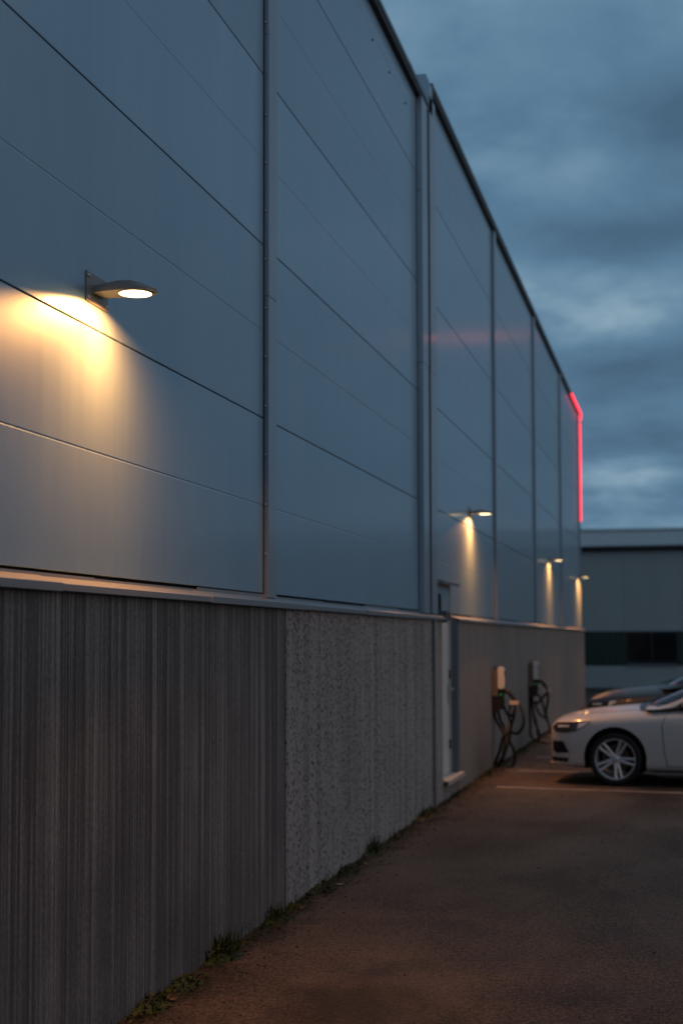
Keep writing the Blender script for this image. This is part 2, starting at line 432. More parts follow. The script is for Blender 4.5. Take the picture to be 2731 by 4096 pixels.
# sill flashing in overlapping lengths
def sill(y0, y1, step):
    bm = bmesh.new(); y = y0; i = 0
    while y < y1-.01:
        ye = min(y+step, y1); e = .003*(i % 2); 
        prism(bm, [(XP+.002, 2.020+e), (XS-.004+e, 1.988+e), (XS+e, 1.984+e), (XS+e, 1.957-e), (XS-.012, 1.953-e), (XS-.012, 1.975), (XP+.002, 2.005)], 'y', y, ye+(.05 if ye < y1 else 0))
        y = ye; i += 1
    y = y0; i = 0       # upstand plates behind, some higher than others
    while y < y1-.01:
        ye = min(y+step*.72, y1); h = (2.030, 2.041, 2.034)[i % 3]
        box(bm, XP+.001, XP+.0045+.0015*(i % 2), y, ye-.002, 2.0, h); y = ye; i += 1
    return wpart('sill', bm, M_SILL)
sill(-2.5, 15.32, 1.98); sill(16.30, 38.42, 2.4)
bm = bmesh.new(); box(bm, XP, XS+.006, 15.322, 15.40, 1.93, 2.06)
wpart('sill_end_cap', bm, M_CAP)
# concrete base
def plinth(y0, y1, z0, z1, m, bev=.01):
    bm = bmesh.new(); box(bm, XP-.3, XC, y0, y1, z0, z1); return wpart('concrete_base', bm, m, bevel=bev)
plinth(-2.53, 2.7, -.2, 1.990, M_RIB); plinth(2.705, 9.00, -.2, 1.990, M_RIB); plinth(9.035, 15.30, -.2, 1.990, M_AGG)
plinth(15.303, 16.300, -.2, .205, M_CONC); plinth(16.303, 27.5, -.2, 1.990, M_CONC); plinth(27.51, 38.38, -.2, 1.990, M_CONC)
bm = bmesh.new(); box(bm, XP-.02, XC-.05, 8.99, 9.05, .0, 1.98); wpart('base_joint', bm, M_GAP)

# door in its recess
bm = bmesh.new()
box(bm, XP-.05, XP-.012, 15.345, 16.262, .235, 2.33)
for z in (.62, 1.30): box(bm, XP-.0121, XP-.008, 15.5, 16.15, z-.002, z+.003)
DR = wpart('door', bm, M_WHITEDOOR, bevel=.004)
bm = bmesh.new(); box(bm, XP-.06, XP+.012, 15.302, 15.344, .235, 2.335); box(bm, XP-.06, XP+.012, 16.263, 16.299, .235, 2.335); box(bm, XP-.06, XP+.010, 15.345, 16.262, 2.331, 2.372)
wpart('door_frame', bm, mat('door_frame_paint', (.42, .44, .46), .45), bevel=.003)
bm = bmesh.new(); tube(bm, [(XP-.012, 16.18, 1.18), (XP+.05, 16.18, 1.18), (XP+.055, 16.17, 1.18), (XP+.055, 16.05, 1.18)], .011)
box(bm, XP-.011, XP-.004, 16.155, 16.205, 1.02, 1.25)
o = obj('handle', bm, M_STEEL); bm2 = None
o.parent = DR; o.matrix_parent_inverse = DR.matrix_world.inverted()
o.location = Vector((0, 0, 0)); o.matrix_parent_inverse = Matrix.Translation(-Vector(WH.location))
for z in (.55, 1.35, 2.02):
    bm = bmesh.new(); lathe(bm, [(.013, z-.05), (.013, z+.05)], 'z', (XP-.002, 16.256, 0), 8); wpart('door_hinge', bm, M_DARK)
bm = bmesh.new(); box(bm, XP-.005, XP+.05, 15.35, 15.40, 2.03, 2.245); wpart('door_closer', bm, M_DARK, bevel=.006)
bm = bmesh.new(); prism(bm, [(XP+.012, 2.372), (XP+.11, 2.350), (XP+.115, 2.385), (XP+.012, 2.412)], 'y', 15.22, 16.32)
wpart('door_canopy', bm, M_SILL, bevel=.003)
bm = bmesh.new(); prism(bm, [(XP-.05, .206), (XC+.055, .206), (XC+.055, .170), (XC+.062, .170), (XC+.062, .218), (XP-.05, .234)], 'y', 15.30, 16.46)
wpart('door_threshold', bm, mat('pale_threshold', (.5, .49, .48), .45, .2))
bm = bmesh.new()      # grey flashing round the reveals and the mullion-like edge profile
box(bm, XP-.05, XC+.014, 16.301, 16.42, .236, 1.952); wpart('reveal_flashing', bm, mat('blue_grey_flashing', (.13, .16, .185), .45, .1), bevel=.004)
bm = bmesh.new(); tube(bm, [(XC+.022, 14.69, .0), (XC+.022, 14.69, 1.95)], .018, 12)
for z in (.4, 1.1, 1.75): lathe(bm, [(.022, z-.012), (.022, z+.012)], 'z', (XC+.022, 14.69, 0), 12)
wpart('downpipe', bm, M_SILL, smooth=40)

# ------------------------------------------------------------------ wall lamps
def make_lamp(y, z, label, power=41.0):
    L = thing('wall_lamp', label, 'wall lamp', (XP+.0005, y, z), 0, 'lamps along the warehouse wall')
    bm = bmesh.new(); box(bm, 0, .005, -.125, .125, -.07, .07); pl = obj('mounting_plate', bm, M_LAMPGREY, L, bevel=.001)
    for sy in (-1, 1):
        for sz in (-1, 1):
            bm = bmesh.new(); lathe(bm, [(.009, .005), (.009, .009), (.005, .013)], 'x', (0, sy*.105, sz*.05), 8); obj('screw', bm, M_STEEL, pl)
    # arm and rounded flat head in one casting
    plan = [(.005, -.060), (.07, -.068), (.13, -.080)]
    for k in range(0, 15):
        a = rad(-90 + 180*k/14); plan.append((.195+.100*math.cos(a), .086*math.sin(a)))
    plan += [(.13, .080), (.07, .068), (.005, .060)]
    def ztop(x): return .016+.014*min(1, x/.15) if x < .16 else .030-.034*((x-.16)/.135)**1.4
    bm = bmesh.new(); n = len(plan)
    top = [bm.verts.new((.005+(x-.005)*.985, yy*.84, ztop(x))) for x, yy in plan]
    mid = [bm.verts.new((x, yy, -.006)) for x, yy in plan]
    bot = [bm.verts.new((x, yy*.985, -.018)) for x, yy in plan]
    bm.faces.new(top); bm.faces.new(bot[::-1])
    for A, B in ((top, mid), (mid, bot)):
        for i in range(n): bm.faces.new((A[i], B[i], B[(i+1) % n], A[(i+1) % n]))
    obj('housing', bm, M_LAMPGREY, L, bevel=.003, smooth=35)
    bm = bmesh.new(); lathe(bm, [(.082, -.0185), (.082, -.0225), (.076, -.0225), (.076, -.0185)], 'z', (.192, 0, 0), 32, close=True); obj('lens_ring', bm, M_LAMPGREY, L, smooth=40)
    bm = bmesh.new(); lathe(bm, [(.0755, -.0186), (.0755, -.0210), (.06, -.0240), (.02, -.0255), (.0, -.0258)], 'z', (.192, 0, 0), 32); obj('lens', bm, M_LENS, L, smooth=60)
    ld = bpy.data.lights.new('lamp_light', 'AREA'); ld.shape = 'DISK'; ld.size = .14; ld.spread = rad(160); ld.energy = power; ld.color = WARM
    lo = bpy.data.objects.new('lamp_light', ld); C.objects.link(lo); lo.parent = L; lo.location = (.192, 0, -.030)
    return L
make_lamp(6.06, 3.36, 'grey wall lamp nearest the camera, lit, on the panel left of the first cover strip')
make_lamp(17.96, 3.36, 'lit wall lamp above and beyond the white door')
make_lamp(29.06, 3.36, 'lit wall lamp second from the far corner of the warehouse')
make_lamp(37.25, 3.36, 'farthest lit wall lamp, at the warehouse corner against the building behind')

# ------------------------------------------------------------------ red light tube at the corner
NE = thing('light_tube', 'glowing red light tube along the roof edge and down the far corner of the warehouse', 'light tube', (-2.58, 38.07, 4.86))
def npart(name, pts, r):
    bm = bmesh.new(); tube(bm, [Vector(p)-Vector(NE.location) for p in pts], r, 10); return obj(name, bm, M_NEON, NE, smooth=50)
npart('roof_run', [(-2.545, 34.9, 7.735), (-2.545, 37.9, 7.735), (-2.545, 38.09, 7.70), (-2.56, 38.10, 7.60), (-2.60, 38.06, 7.545)], .030)
npart('corner_run', [(-2.575, 38.045, 7.50), (-2.575, 38.045, 4.86)], .027)
for z in (7.0, 6.2, 5.4):
    bm = bmesh.new(); box(bm, -.045, .0, -.075, -.03, z-4.86, z-4.83); obj('bracket', bm, M_DARK, NE)

# ------------------------------------------------------------------ building at the far end
YB = 52.0
FB = thing('industrial_building', 'grey green industrial building with corrugated roof and dark green window band behind the cars', 'building', (0, YB, 0))
def fpart(name, bm, m, parent=None, **k):
    o = obj(name, bm, m, FB, world=True, **k)
    return o
def fwall_fn(t, b):
    g = t.new('ShaderNodeNewGeometry').outputs['Position']
    n = t.noise(t.map(g, (1, 1, .3)), .8, 4, .6)
    t.put(b.inputs['Base Color'], t.ramp(n, [(.3, (.265, .305, .31)), (.7, (.305, .345, .35))]))
M_FW = mat('pale_green_grey_sheet', rough=.55, fn=fwall_fn)
M_GREEN = mat('dark_green_sheet', (.008, .028, .020), .4)
X0, X1 = -30, 34
bm = bmesh.new(); box(bm, X0, X1, YB, YB+12, -.1, .78); fpart('wall', bm, M_FW)
bm = bmesh.new()
x = X0
while x < X1-.01:
    box(bm, x, min(x+1.0, X1)-.006, YB, YB+.1, 2.021, 4.90); x += 1.0
box(bm, X0, X1, YB+.1, YB+12, 2.021, 4.90)
fpart('wall', bm, M_FW)
wins = [(-2.0, -.14), (1.2, 3.06), (4.4, 6.26), (7.6, 9.46), (13, 14.86), (16.2, 18.06), (19.4, 21.26)]
bm = bmesh.new(); xs = X0
def band(bm, a, b_):
    x = a
    while x < b_-.001:
        e = min(x+.2, b_)
        prism(bm, [(x, YB+.05), (x, YB+.012), (x+.03, YB+.002), (min(x+.15, e), YB+.002), (min(x+.18, e), YB+.012), (e, YB+.012), (e, YB+.05)] if e-x > .19 else
              [(x, YB+.05), (x, YB+.006), (e, YB+.006), (e, YB+.05)], 'z', .781, 2.02); x = e
for a, b_ in wins+[(X1, X1)]:
    bm = bmesh.new(); band(bm, xs, a); xs = b_; fpart('green_band', bm, M_GREEN)
bm = bmesh.new(); box(bm, X0, X1, YB+.3, YB+12, .781, 2.02); fpart('band_backing', bm, M_GAP)
M_GLASS = mat('dark_window_glass', (.006, .007, .008), .06, 0, .6)
M_FRAME = mat('dark_window_frame', (.015, .02, .02), .5)
for i, (a, b_) in enumerate(wins):
    bm = bmesh.new()
    box(bm, a, a+.07, YB-.01, YB+.16, .90, 2.0); box(bm, b_-.07, b_, YB-.01, YB+.16, .90, 2.0)
    box(bm, a+.071, b_-.071, YB-.01, YB+.16, 1.94, 2.0); box(bm, a+.071, b_-.071, YB-.01, YB+.16, .90, .95)
    box(bm, a+.9, a+.96, YB+.02, YB+.15, .951, 1.939)
    wf = fpart('window', bm, M_FRAME)
    def sub(name, bm, m):
        o = obj(name, bm, m); o.parent = wf; o.matrix_parent_inverse = Matrix.Translation(-Vector(FB.location)); return o
    bm = bmesh.new(); box(bm, a+.071, b_-.071, YB+.10, YB+.11, .951, 1.939); sub('pane', bm, M_GLASS)
    bm = bmesh.new(); prism(bm, [(YB+.12, .86), (YB-.07, .845), (YB-.07, .80), (YB-.06, .80), (YB-.06, .835), (YB+.12, .849)], 'x', a+.03, b_-.03)
    sub('sill', bm, mat('far_sill', (.16, .19, .21), .5, .1))
# corrugated low roof
bm = bmesh.new(); per = .165; rows = [(YB-.28, 5.055), (YB+5.6, 6.02)]
prof = [(0, 0), (.05, .045), (.085, .045), (.135, 0)]
A, B = [], []
x = X0
while x < X1:
    for px, pz in prof:
        A.append(bm.verts.new((x+px, rows[0][0], rows[0][1]+pz))); B.append(bm.verts.new((x+px, rows[1][0], rows[1][1]+pz)))
    x += per
for i in range(len(A)-1): bm.faces.new((A[i], A[i+1], B[i+1], B[i]))
ext = bmesh.ops.extrude_face_region(bm, geom=list(bm.faces)); bmesh.ops.translate(bm, verts=[v for v in ext['geom'] if isinstance(v, bmesh.types.BMVert)], vec=(0, 0, -.008))
fpart('roof', bm, mat('grey_corrugated_sheet', (.30, .31, .325), .5, .1))
bm = bmesh.new(); prism(bm, [(YB-.24, 5.04), (YB-.24, 4.97), (YB-.18, 4.93), (YB-.003, 4.93), (YB-.003, 5.04)], 'x', X0, X1)
fpart('gutter', bm, mat('dark_eaves', (.012, .014, .018), .5))
bm = bmesh.new(); prism(bm, [(YB+.1, 4.901), (YB+12, 4.901), (YB+12, 5.2), (YB+5.7, 5.98), (YB+.1, 5.03)], 'x', X0+.1, X1-.1); fpart('gable', bm, M_FW)
bm = bmesh.new(); x = X0
while x < X1: box(bm, x+.04, x+.10, YB+5.5, YB+5.75, 6.07, 6.17); x += per
box(bm, X0, X1, YB+5.62, YB+5.9, 6.0, 6.09)
fpart('ridge', bm, mat('ridge_sheet', (.10, .12, .125), .6))

# ------------------------------------------------------------------ cars
M_WHITECAR = mat('white_car_paint', (.56, .56, .56), .30, 0, .5, coat=.7)
M_BROWNCAR = mat('grey_brown_car_paint', (.075, .067, .060), .42, .2, .4, coat=.3)
M_CARGLASS = mat('car_glass', (.012, .016, .018), .05, 0, .6)
M_BLACKTRIM = mat('car_black_trim', (.008, .008, .009), .35)
M_HEAD = mat('headlight_glass', (.03, .03, .032), .06, .1, .6, coat=1)
M_CHROME = mat('bright_metal', (.6, .6, .62), .2, 1)
M_RIM = mat('silver_alloy', (.66, .68, .72), .35, .55)
M_REFL = mat('headlight_reflector', (.85, .85, .85), .35, coat=.5)
M_TAIL = mat('tail_light_red', (.18, .01, .01), .15)
M_DISC = mat('brake_disc', (.10, .09, .085), .45, .7)

def eval_mesh(o):
    dg = bpy.context.evaluated_depsgraph_get(); dg.update()
    return bpy.data.meshes.new_from_object(o.evaluated_get(dg))

def kill(o):
    me = o.data; bpy.data.objects.remove(o); 
    if me.users == 0: bpy.data.meshes.remove(me)

WX, WZ, WR, TR = .815, .315, .245, .312      # wheel centre, rim radius, tyre radius
WX2 = 3.62

def car_body_raw(k):
    st = [(0.00, .66, .25, .655, .735), (.014, .69, .235, .675, .760), (.05, .745, .215, .70, .795), (.12, .80, .195, .722, .818), (.28, .858, .18, .750, .862), (.50, .886, .175, .780, .901),
          (.80, .895, .165, .800, .931), (1.10, .893, .155, .818, .957), (1.36, .892, .155, .832, .965), (1.8, .893, .155, .842, .955), (2.4, .893, .155, .85, .955),
          (3.0, .893, .155, .858, .955), (3.6, .89, .16, .868, .955), (4.1, .875, .18, .87, .955), (4.42, .84, .22, .865, .95), (4.6, .75, .27, .85, .93), (4.68, .62, .33, .80, .86)]
    bm = bmesh.new(); rings = []
    for x, wd, zb, zs, zt in st:
        zs2 = zs*k; zt2 = zt*k
        half = [(0, zb), (wd*.55, zb), (wd*.93, zb+.012), (wd*.975, zb+.07), (wd*.985, zb+.16+.05), (wd, (zb+zs2)*.5+.04), (wd*.992, zs2-.09), (wd*.972, zs2-.018), (wd*.93, zs2+.018*k),
                (wd*.80, zs2+(zt2-zs2)*.52), (wd*.45, zt2-.016), (0, zt2)]
        ring = [bm.verts.new((x, -yy, z)) for yy, z in half] + [bm.verts.new((x, yy, z)) for yy, z in reversed(half[1:-1])]
        rings.append(ring)
    n = len(rings[0])
    for i in range(len(rings)-1):
        for j in range(n): bm.faces.new((rings[i][j], rings[i][(j+1) % n], rings[i+1][(j+1) % n], rings[i+1][j]))
    for ring, rev in ((rings[0], True), (rings[-1], False)):
        h = n//2
        for i in range(1, h):            # quads across the end
            a, b_, c, d_ = ring[i], ring[i+1] if i+1 <= h else ring[h], ring[n-i-1] if n-i-1 > h-1 else ring[h], ring[n-i]
            q = []
            for v in (a, b_, c, d_):
                if v not in q: q.append(v)
            if len(q) > 2:
                try: bm.faces.new(q)
                except ValueError: pass
        bm.faces.new((ring[0], ring[1], ring[n-1]))
    return bm

def patch(bvh, poly, off, axis='y', sgn=-1, thick=.006, res=.022, k=1.0):
    """a thin plate laid on the body: polygon in side view (x,z) or front view (y,z) or plan (y,x), cast on the surface"""
    bm = bmesh.new()
    vs = [bm.verts.new((p[0], p[1], 0)) for p in poly]; bm.faces.new(vs)
    bmesh.ops.triangulate(bm, faces=bm.faces)
    for _ in range(7):
        es = [e for e in bm.edges if e.calc_length() > res]
        if not es: break
        bmesh.ops.subdivide_edges(bm, edges=es, cuts=1)
        bmesh.ops.triangulate(bm, faces=[f for f in bm.faces if len(f.verts) > 3])
    bad = []
    for v in bm.verts:
        a, b_ = v.co.x, v.co.y
        if axis == 'y': o_, dr = Vector((a, sgn*3, b_*k)), Vector((0, -sgn, 0))
        elif axis == 'x': o_, dr = Vector((-2*sgn*-1, a, b_*k)), Vector((-sgn, 0, 0))
        else: o_, dr = Vector((b_, a, 4)), Vector((0, 0, -1))
        if axis == 'x': o_ = Vector((sgn*8, a, b_*k))
        loc, nor, idx, dist = bvh.ray_cast(o_, dr)
        if loc is None: bad.append(v); continue
        if nor.dot(dr) > 0: nor = -nor
        v.co = loc + nor*off
    bmesh.ops.delete(bm, geom=bad, context='VERTS')
    bmesh.ops.recalc_face_normals(bm, faces=bm.faces)
    ext = bmesh.ops.extrude_face_region(bm, geom=list(bm.faces))
    ev = [v for v in ext['geom'] if isinstance(v, bmesh.types.BMVert)]
    ax = {'y': Vector((0, -sgn, 0)), 'x': Vector((-sgn, 0, 0)), 'z': Vector((0, 0, -1))}[axis]
    bmesh.ops.translate(bm, verts=ev, vec=ax*thick)
    return bm

def make_wheel(car, x, side, yo):
    """side -1 near, +1 far; yo outer face of tyre"""
    s = side; W = .215
    bm = bmesh.new()
    yc = lambda d_: s*(yo-d_)          # depth measured inwards from the outer face
    # rim barrel and lip
    lathe(bm, [(WR, yc(.014)), (WR-.004, yc(.008)), (WR-.014, yc(.010)), (WR-.020, yc(.030)), (WR-.030, yc(.10)), (WR-.030, yc(.20)), (WR, yc(.205)), (WR, yc(.10))], 'y', (x, 0, WZ), 40, close=True)
    # hub
    lathe(bm, [(.0, yc(.030)), (.028, yc(.030)), (.034, yc(.036)), (.060, yc(.046)), (.060, yc(.09)), (0, yc(.09))], 'y', (x, 0, WZ), 24)
    # five forked spokes
    for q in range(5):
        a0 = rad(-8+72*q)
        for da in (-1, 1):
            a_in = a0+da*.20; a_out = a0+da*.20
            p0 = Vector((math.cos(a0+da*.30)*.045, 0, math.sin(a0+da*.30)*.045)); p1 = Vector((math.cos(a0+da*.155)*(WR-.016), 0, math.sin(a0+da*.155)*(WR-.016)))
            dd = (p1-p0).normalized(); nn_ = Vector((-dd.z, 0, dd.x))
            vs = []
            for pp, hw, de in ((p0, .017, .044), (p0.lerp(p1, .55), .015, .030), (p1, .015, .016)):
                for sd, ex in ((-1, 0), (-.55, -.006), (.55, -.006), (1, 0)):
                    v = pp + nn_*hw*sd; vs.append(bm.verts.new((x+v.x, yc(de+ex), WZ+v.z)))
                for sd in (1, -1):
                    v = pp + nn_*hw*sd; vs.append(bm.verts.new((x+v.x, yc(de+.028), WZ+v.z)))
            for r_ in range(2):
                for j in range(6): bm.faces.new((vs[r_*6+j], vs[r_*6+(j+1) % 6], vs[r_*6+6+(j+1) % 6], vs[r_*6+6+j]))
    wl = obj('wheel', bm, M_RIM, car, smooth=35)
    bm = bmesh.new()
    lathe(bm, [(WR+.001, yc(.014)), (WR+.012, yc(.002)), (WR+.040, yc(0)), (TR-.012, yc(.012)), (TR, yc(.030)), (TR, yc(W-.03)), (TR-.012, yc(W-.012)), (WR+.03, yc(W)), (WR+.001, yc(W-.012))], 'y', (x, 0, WZ), 48, close=True)
    o = obj('tyre', bm, M_RUBBER, smooth=40); o.parent = wl
    bm = bmesh.new(); lathe(bm, [(0, yc(.10)), (.165, yc(.10)), (.165, yc(.125)), (0, yc(.125))], 'y', (x, 0, WZ), 32); o = obj('brake_disc', bm, M_DISC, smooth=40); o.parent = wl

def make_car(name, label, loc, rz, paint, k=1.0, kx=1.0):
    car = thing(name, label, 'car', loc, rz, 'cars parked nose to the wall')
    bm = car_body_raw(k); tmp = obj('tmp', bm, paint)
    cuts = []
    for wx in (WX, WX2):
        for s in (-1, 1):
            cb_ = bmesh.new(); lathe(cb_, [(.372, s*1.3), (.372, s*.55)], 'y', (wx, 0, WZ+.012), 40)
            # legs of the opening run straight down
            co = obj('cut', cb_, M_BLACKTRIM); cuts.append(co)
            cb_ = bmesh.new(); box(cb_, wx-.368, wx+.368, min(s*.551, s*1.31), max(s*.551, s*1.31), -.2, WZ-.02); co = obj('cut', cb_, M_BLACKTRIM); cuts.append(co)
    md = tmp.modifiers.new('s', 'SUBSURF'); md.levels = 2; md.render_levels = 2
    bvh0 = None
    me0 = eval_mesh(tmp); b0 = bmesh.new(); b0.from_mesh(me0); bvh = BVHTree.FromBMesh(b0); b0.free(); bpy.data.meshes.remove(me0)
    for c in cuts:
        md = tmp.modifiers.new('b', 'BOOLEAN'); md.operation = 'DIFFERENCE'; md.object = c; md.solver = 'EXACT'
    me = eval_mesh(tmp); kill(tmp)
    for c in cuts: kill(c)
    me.materials.clear(); me.materials.append(paint); me.materials.append(M_BLACKTRIM)
    for p in me.polygons:
        c = p.center; p.material_index = 0
        for wx in (WX, WX2):
            rr = math.hypot(c.x-wx, c.z-WZ-.012)
            if abs(c.y) < .86 and (rr < .376 or (abs(c.x-wx) < .372 and c.z < WZ)) and (rr > .365 or abs(p.normal.y) > .9 or c.z < WZ): p.material_index = 1
    me.shade_smooth(); me.set_sharp_from_angle(angle=rad(38))
    me.name = 'body'
    o = bpy.data.objects.new('body', me); C.objects.link(o); o.parent = car
    def P(nm, m, poly, off=.004, axis='y', sgn=-1, parent=None, thick=.008, sm=30, res=.03):
        bm = patch(bvh, poly, off, axis, sgn, thick, res, k if axis != 'z' else 1)
        q = obj(nm, bm, m, car, smooth=sm)
        if parent: q.parent = parent
        return q
    for s in (-1, 1):
        # headlight: dark glass with a bright inner reflector
        hl = P('headlight', M_HEAD, [(.035, .675), (.085, .728), (.20, .742), (.34, .750), (.53, .752), (.46, .70), (.34, .632), (.22, .615), (.085, .620)], .004, sgn=s)
        P('reflector', M_REFL, [(.385, .735), (.505, .742), (.44, .70), (.36, .660)], .0055, sgn=s, parent=hl, thick=.004)
        P('reflector', M_REFL, [(.12, .70), (.27, .705), (.26, .685), (.12, .680)], .0055, sgn=s, parent=hl, thick=.004)
        # corner intake, white blade left between the two dark openings
        P('air_intake', M_BLACKTRIM, [(.045, .51), (.185, .515), (.26, .378), (.09, .368), (.045, .40)], .003, sgn=s)
        P('air_intake', M_BLACKTRIM, [(.02, .318), (.255, .314), (.235, .262), (.03, .265)], .003, sgn=s)
        dr = P('door', paint, [(1.375, .73), (1.395, .45), (1.43, .25), (2.36, .25), (2.40, .6), (2.37, .90), (1.50, .90), (1.42, .85)], .0045, sgn=s, res=.05)
        P('door_seal', M_BLACKTRIM, [(1.366, .73), (1.386, .45), (1.422, .243), (2.37, .243), (2.41, .6), (2.378, .906), (1.495, .906), (1.412, .854)], .002, sgn=s, parent=dr, res=.05)
        dr2 = P('door', paint, [(2.415, .25), (3.20, .25), (3.36, .55), (3.52, .75), (3.52, .90), (2.385, .90), (2.42, .6)], .0045, sgn=s, res=.05)
        P('sill_trim', M_BLACKTRIM, [(1.22, .19), (3.2, .19), (3.2, .165), (1.22, .165)], .004, sgn=s, res=.06)
        P('tail_light', M_TAIL, [(4.25, .86), (4.6, .84), (4.62, .68), (4.5, .66)], .004, sgn=s)
        P('hood_seam', M_BLACKTRIM, [(.14, .803), (.5, .853), (.9, .884), (1.25, .897), (1.25, .894), (.9, .881), (.5, .85), (.14, .80)], .0012, sgn=s, thick=.003)
    P('grille', M_BLACKTRIM, [(-.36, .60), (.36, .60), (.33, .44), (-.33, .44)], .004, 'x', -1)
    P('air_intake', M_BLACKTRIM, [(-.46, .36), (.46, .36), (.42, .28), (-.42, .28)], .004, 'x', -1)
    P('cowl', M_BLACKTRIM, [(-.70, 1.10), (-.45, 1.05), (.45, 1.05), (.70, 1.10), (.70, 1.24), (-.70, 1.24)], .006, 'z', 1, res=.05)
    # splitter lip
    bm = bmesh.new()
    pts = [(.30, -.845), (.10, -.80), (.01, -.70), (-.035, -.5), (-.05, 0), (-.035, .5), (.01, .70), (.10, .80), (.30, .845)]
    lo = [bm.verts.new((x+.02, y*.98, .215)) for x, y in pts]; hi = [bm.verts.new((x, y, .245)) for x, y in pts]; inn = [bm.verts.new((x+.12, y*.85, .25)) for x, y in pts]; inl = [bm.verts.new((x+.12, y*.85, .21)) for x, y in pts]
    for i in range(len(pts)-1):
        for A, B in ((lo, hi), (hi, inn), (inn, inl), (inl, lo)): bm.faces.new((A[i], A[i+1], B[i+1], B[i]))
    obj('bumper_lip', bm, paint, car, smooth=30)
    # greenhouse
    st = [(1.13, .950), (1.20, .985), (1.40, 1.075), (1.7, 1.205), (1.98, 1.305), (2.25, 1.365), (2.7, 1.392), (3.3, 1.380), (3.8, 1.340), (4.15, 1.255), (4.38, 1.06), (4.47, .95)]
    bm = bmesh.new(); rings = []
    for x, zr in st:
        z1 = (zr-.93)*k+.93*k
        ys = lambda z: .815-(z/k-.93)*.50
        zl = .90*k
        cr = .11*max(0, min(1, (2.3-x)/.7))*min(1, (zr-.94)/.12) + .03
        ze = max(zl+.012, z1-cr)
        half = [(ys(.90*k)+.0, zl), (ys(zl+(ze-zl)*.5), zl+(ze-zl)*.5), (ys(ze-.02), max(zl+.008, ze-.03)), (ys(ze)-.03, ze), ((ys(ze)-.03)*.62, z1-cr*.22), (0, z1+.012)]
        rings.append([bm.verts.new((x, -y, z)) for y, z in half]+[bm.verts.new((x, y, z)) for y, z in reversed(half[:-1])])
    for i in range(len(rings)-1):
        for j in range(len(rings[0])-1): bm.faces.new((rings[i][j], rings[i][j+1], rings[i+1][j+1], rings[i+1][j]))
        bm.faces.new((rings[i][-1], rings[i][0], rings[i+1][0], rings[i+1][-1]))
    bm.faces.new(rings[0]); bm.faces.new(rings[-1][::-1])
    tmp = obj('tmp', bm, paint); md = tmp.modifiers.new('s', 'SUBSURF'); md.levels = 2
    me = eval_mesh(tmp); kill(tmp); me.shade_smooth(); me.name = 'cabin'
    o = bpy.data.objects.new('cabin', me); C.objects.link(o); o.parent = car
    b0 = bmesh.new(); b0.from_mesh(me); bv2 = BVHTree.FromBMesh(b0); b0.free()
    def G(nm, m, poly, axis='y', sgn=-1, off=.004):
        bm = patch(bv2, poly, off, axis, sgn, .006, .05, k if axis != 'z' else 1); return obj(nm, bm, m, car, smooth=30)
    for s in (-1, 1):
        G('side_window', M_CARGLASS, [(1.47, .918), (1.66, 1.03), (1.98, 1.18), (2.25, 1.285), (2.42, 1.305), (2.40, .94)], sgn=s)
        G('side_window', M_CARGLASS, [(2.46, .94), (2.48, 1.318), (3.2, 1.31), (3.36, 1.29), (3.40, .95)], sgn=s)
        G('side_window', M_CARGLASS, [(3.46, .955), (3.42, 1.29), (3.8, 1.25), (4.1, 1.05), (4.08, .98)], sgn=s)
    G('windscreen', M_CARGLASS, [(-.745, 1.30), (-.6, 1.20), (-.4, 1.16), (.4, 1.16), (.6, 1.20), (.745, 1.30), (.63, 1.97), (.45, 2.04), (-.45, 2.04), (-.63, 1.97)], 'z', 1)
    bm = bmesh.new()
    for y in (-.45, .15): tube(bm, [(1.12, y-.1, .985*k), (1.16, y, .99*k), (1.24, y+.42, 1.02*k)], .011, 6)
    obj('wiper', bm, M_BLACKTRIM, car)
    for s in (-1, 1):
        bm = bmesh.new(); lathe(bm, [(0, -.05), (.06, -.045), (.085, 0), (.08, .04), (0, .05)], 'x', (0, 0, 0), 16)
        bmesh.ops.scale(bm, vec=(1, 1.25, .9), verts=bm.verts); bmesh.ops.translate(bm, vec=(1.66, s*.93, 1.0*k), verts=bm.verts)
        tube(bm, [(1.66, s*.80, .95*k), (1.66, s*.90, .97*k)], .02, 6)
        obj('wing_mirror', bm, paint, car, smooth=50)
    for wx in (WX, WX2):
        for s in (-1, 1): make_wheel(car, wx, s, .885)
    return car
CR = math.atan(SK)
def car_at(wx_world, wy_world):     # world place of the near front tyre's foot -> origin of the car (nose, centre line)
    c, s = math.cos(CR), math.sin(CR); lx, ly = WX, -.885
    return (wx_world-(lx*c-ly*s), wy_world-(lx*s+ly*c), .003)
make_car('white_car', 'white car with silver five spoke wheel parked nearest, nose towards the wall', car_at(-.805, 17.32), CR, M_WHITECAR)
make_car('brown_car', 'dark grey brown car parked behind the white car', car_at(-.66, 21.75), CR, M_BROWNCAR, 1.10)

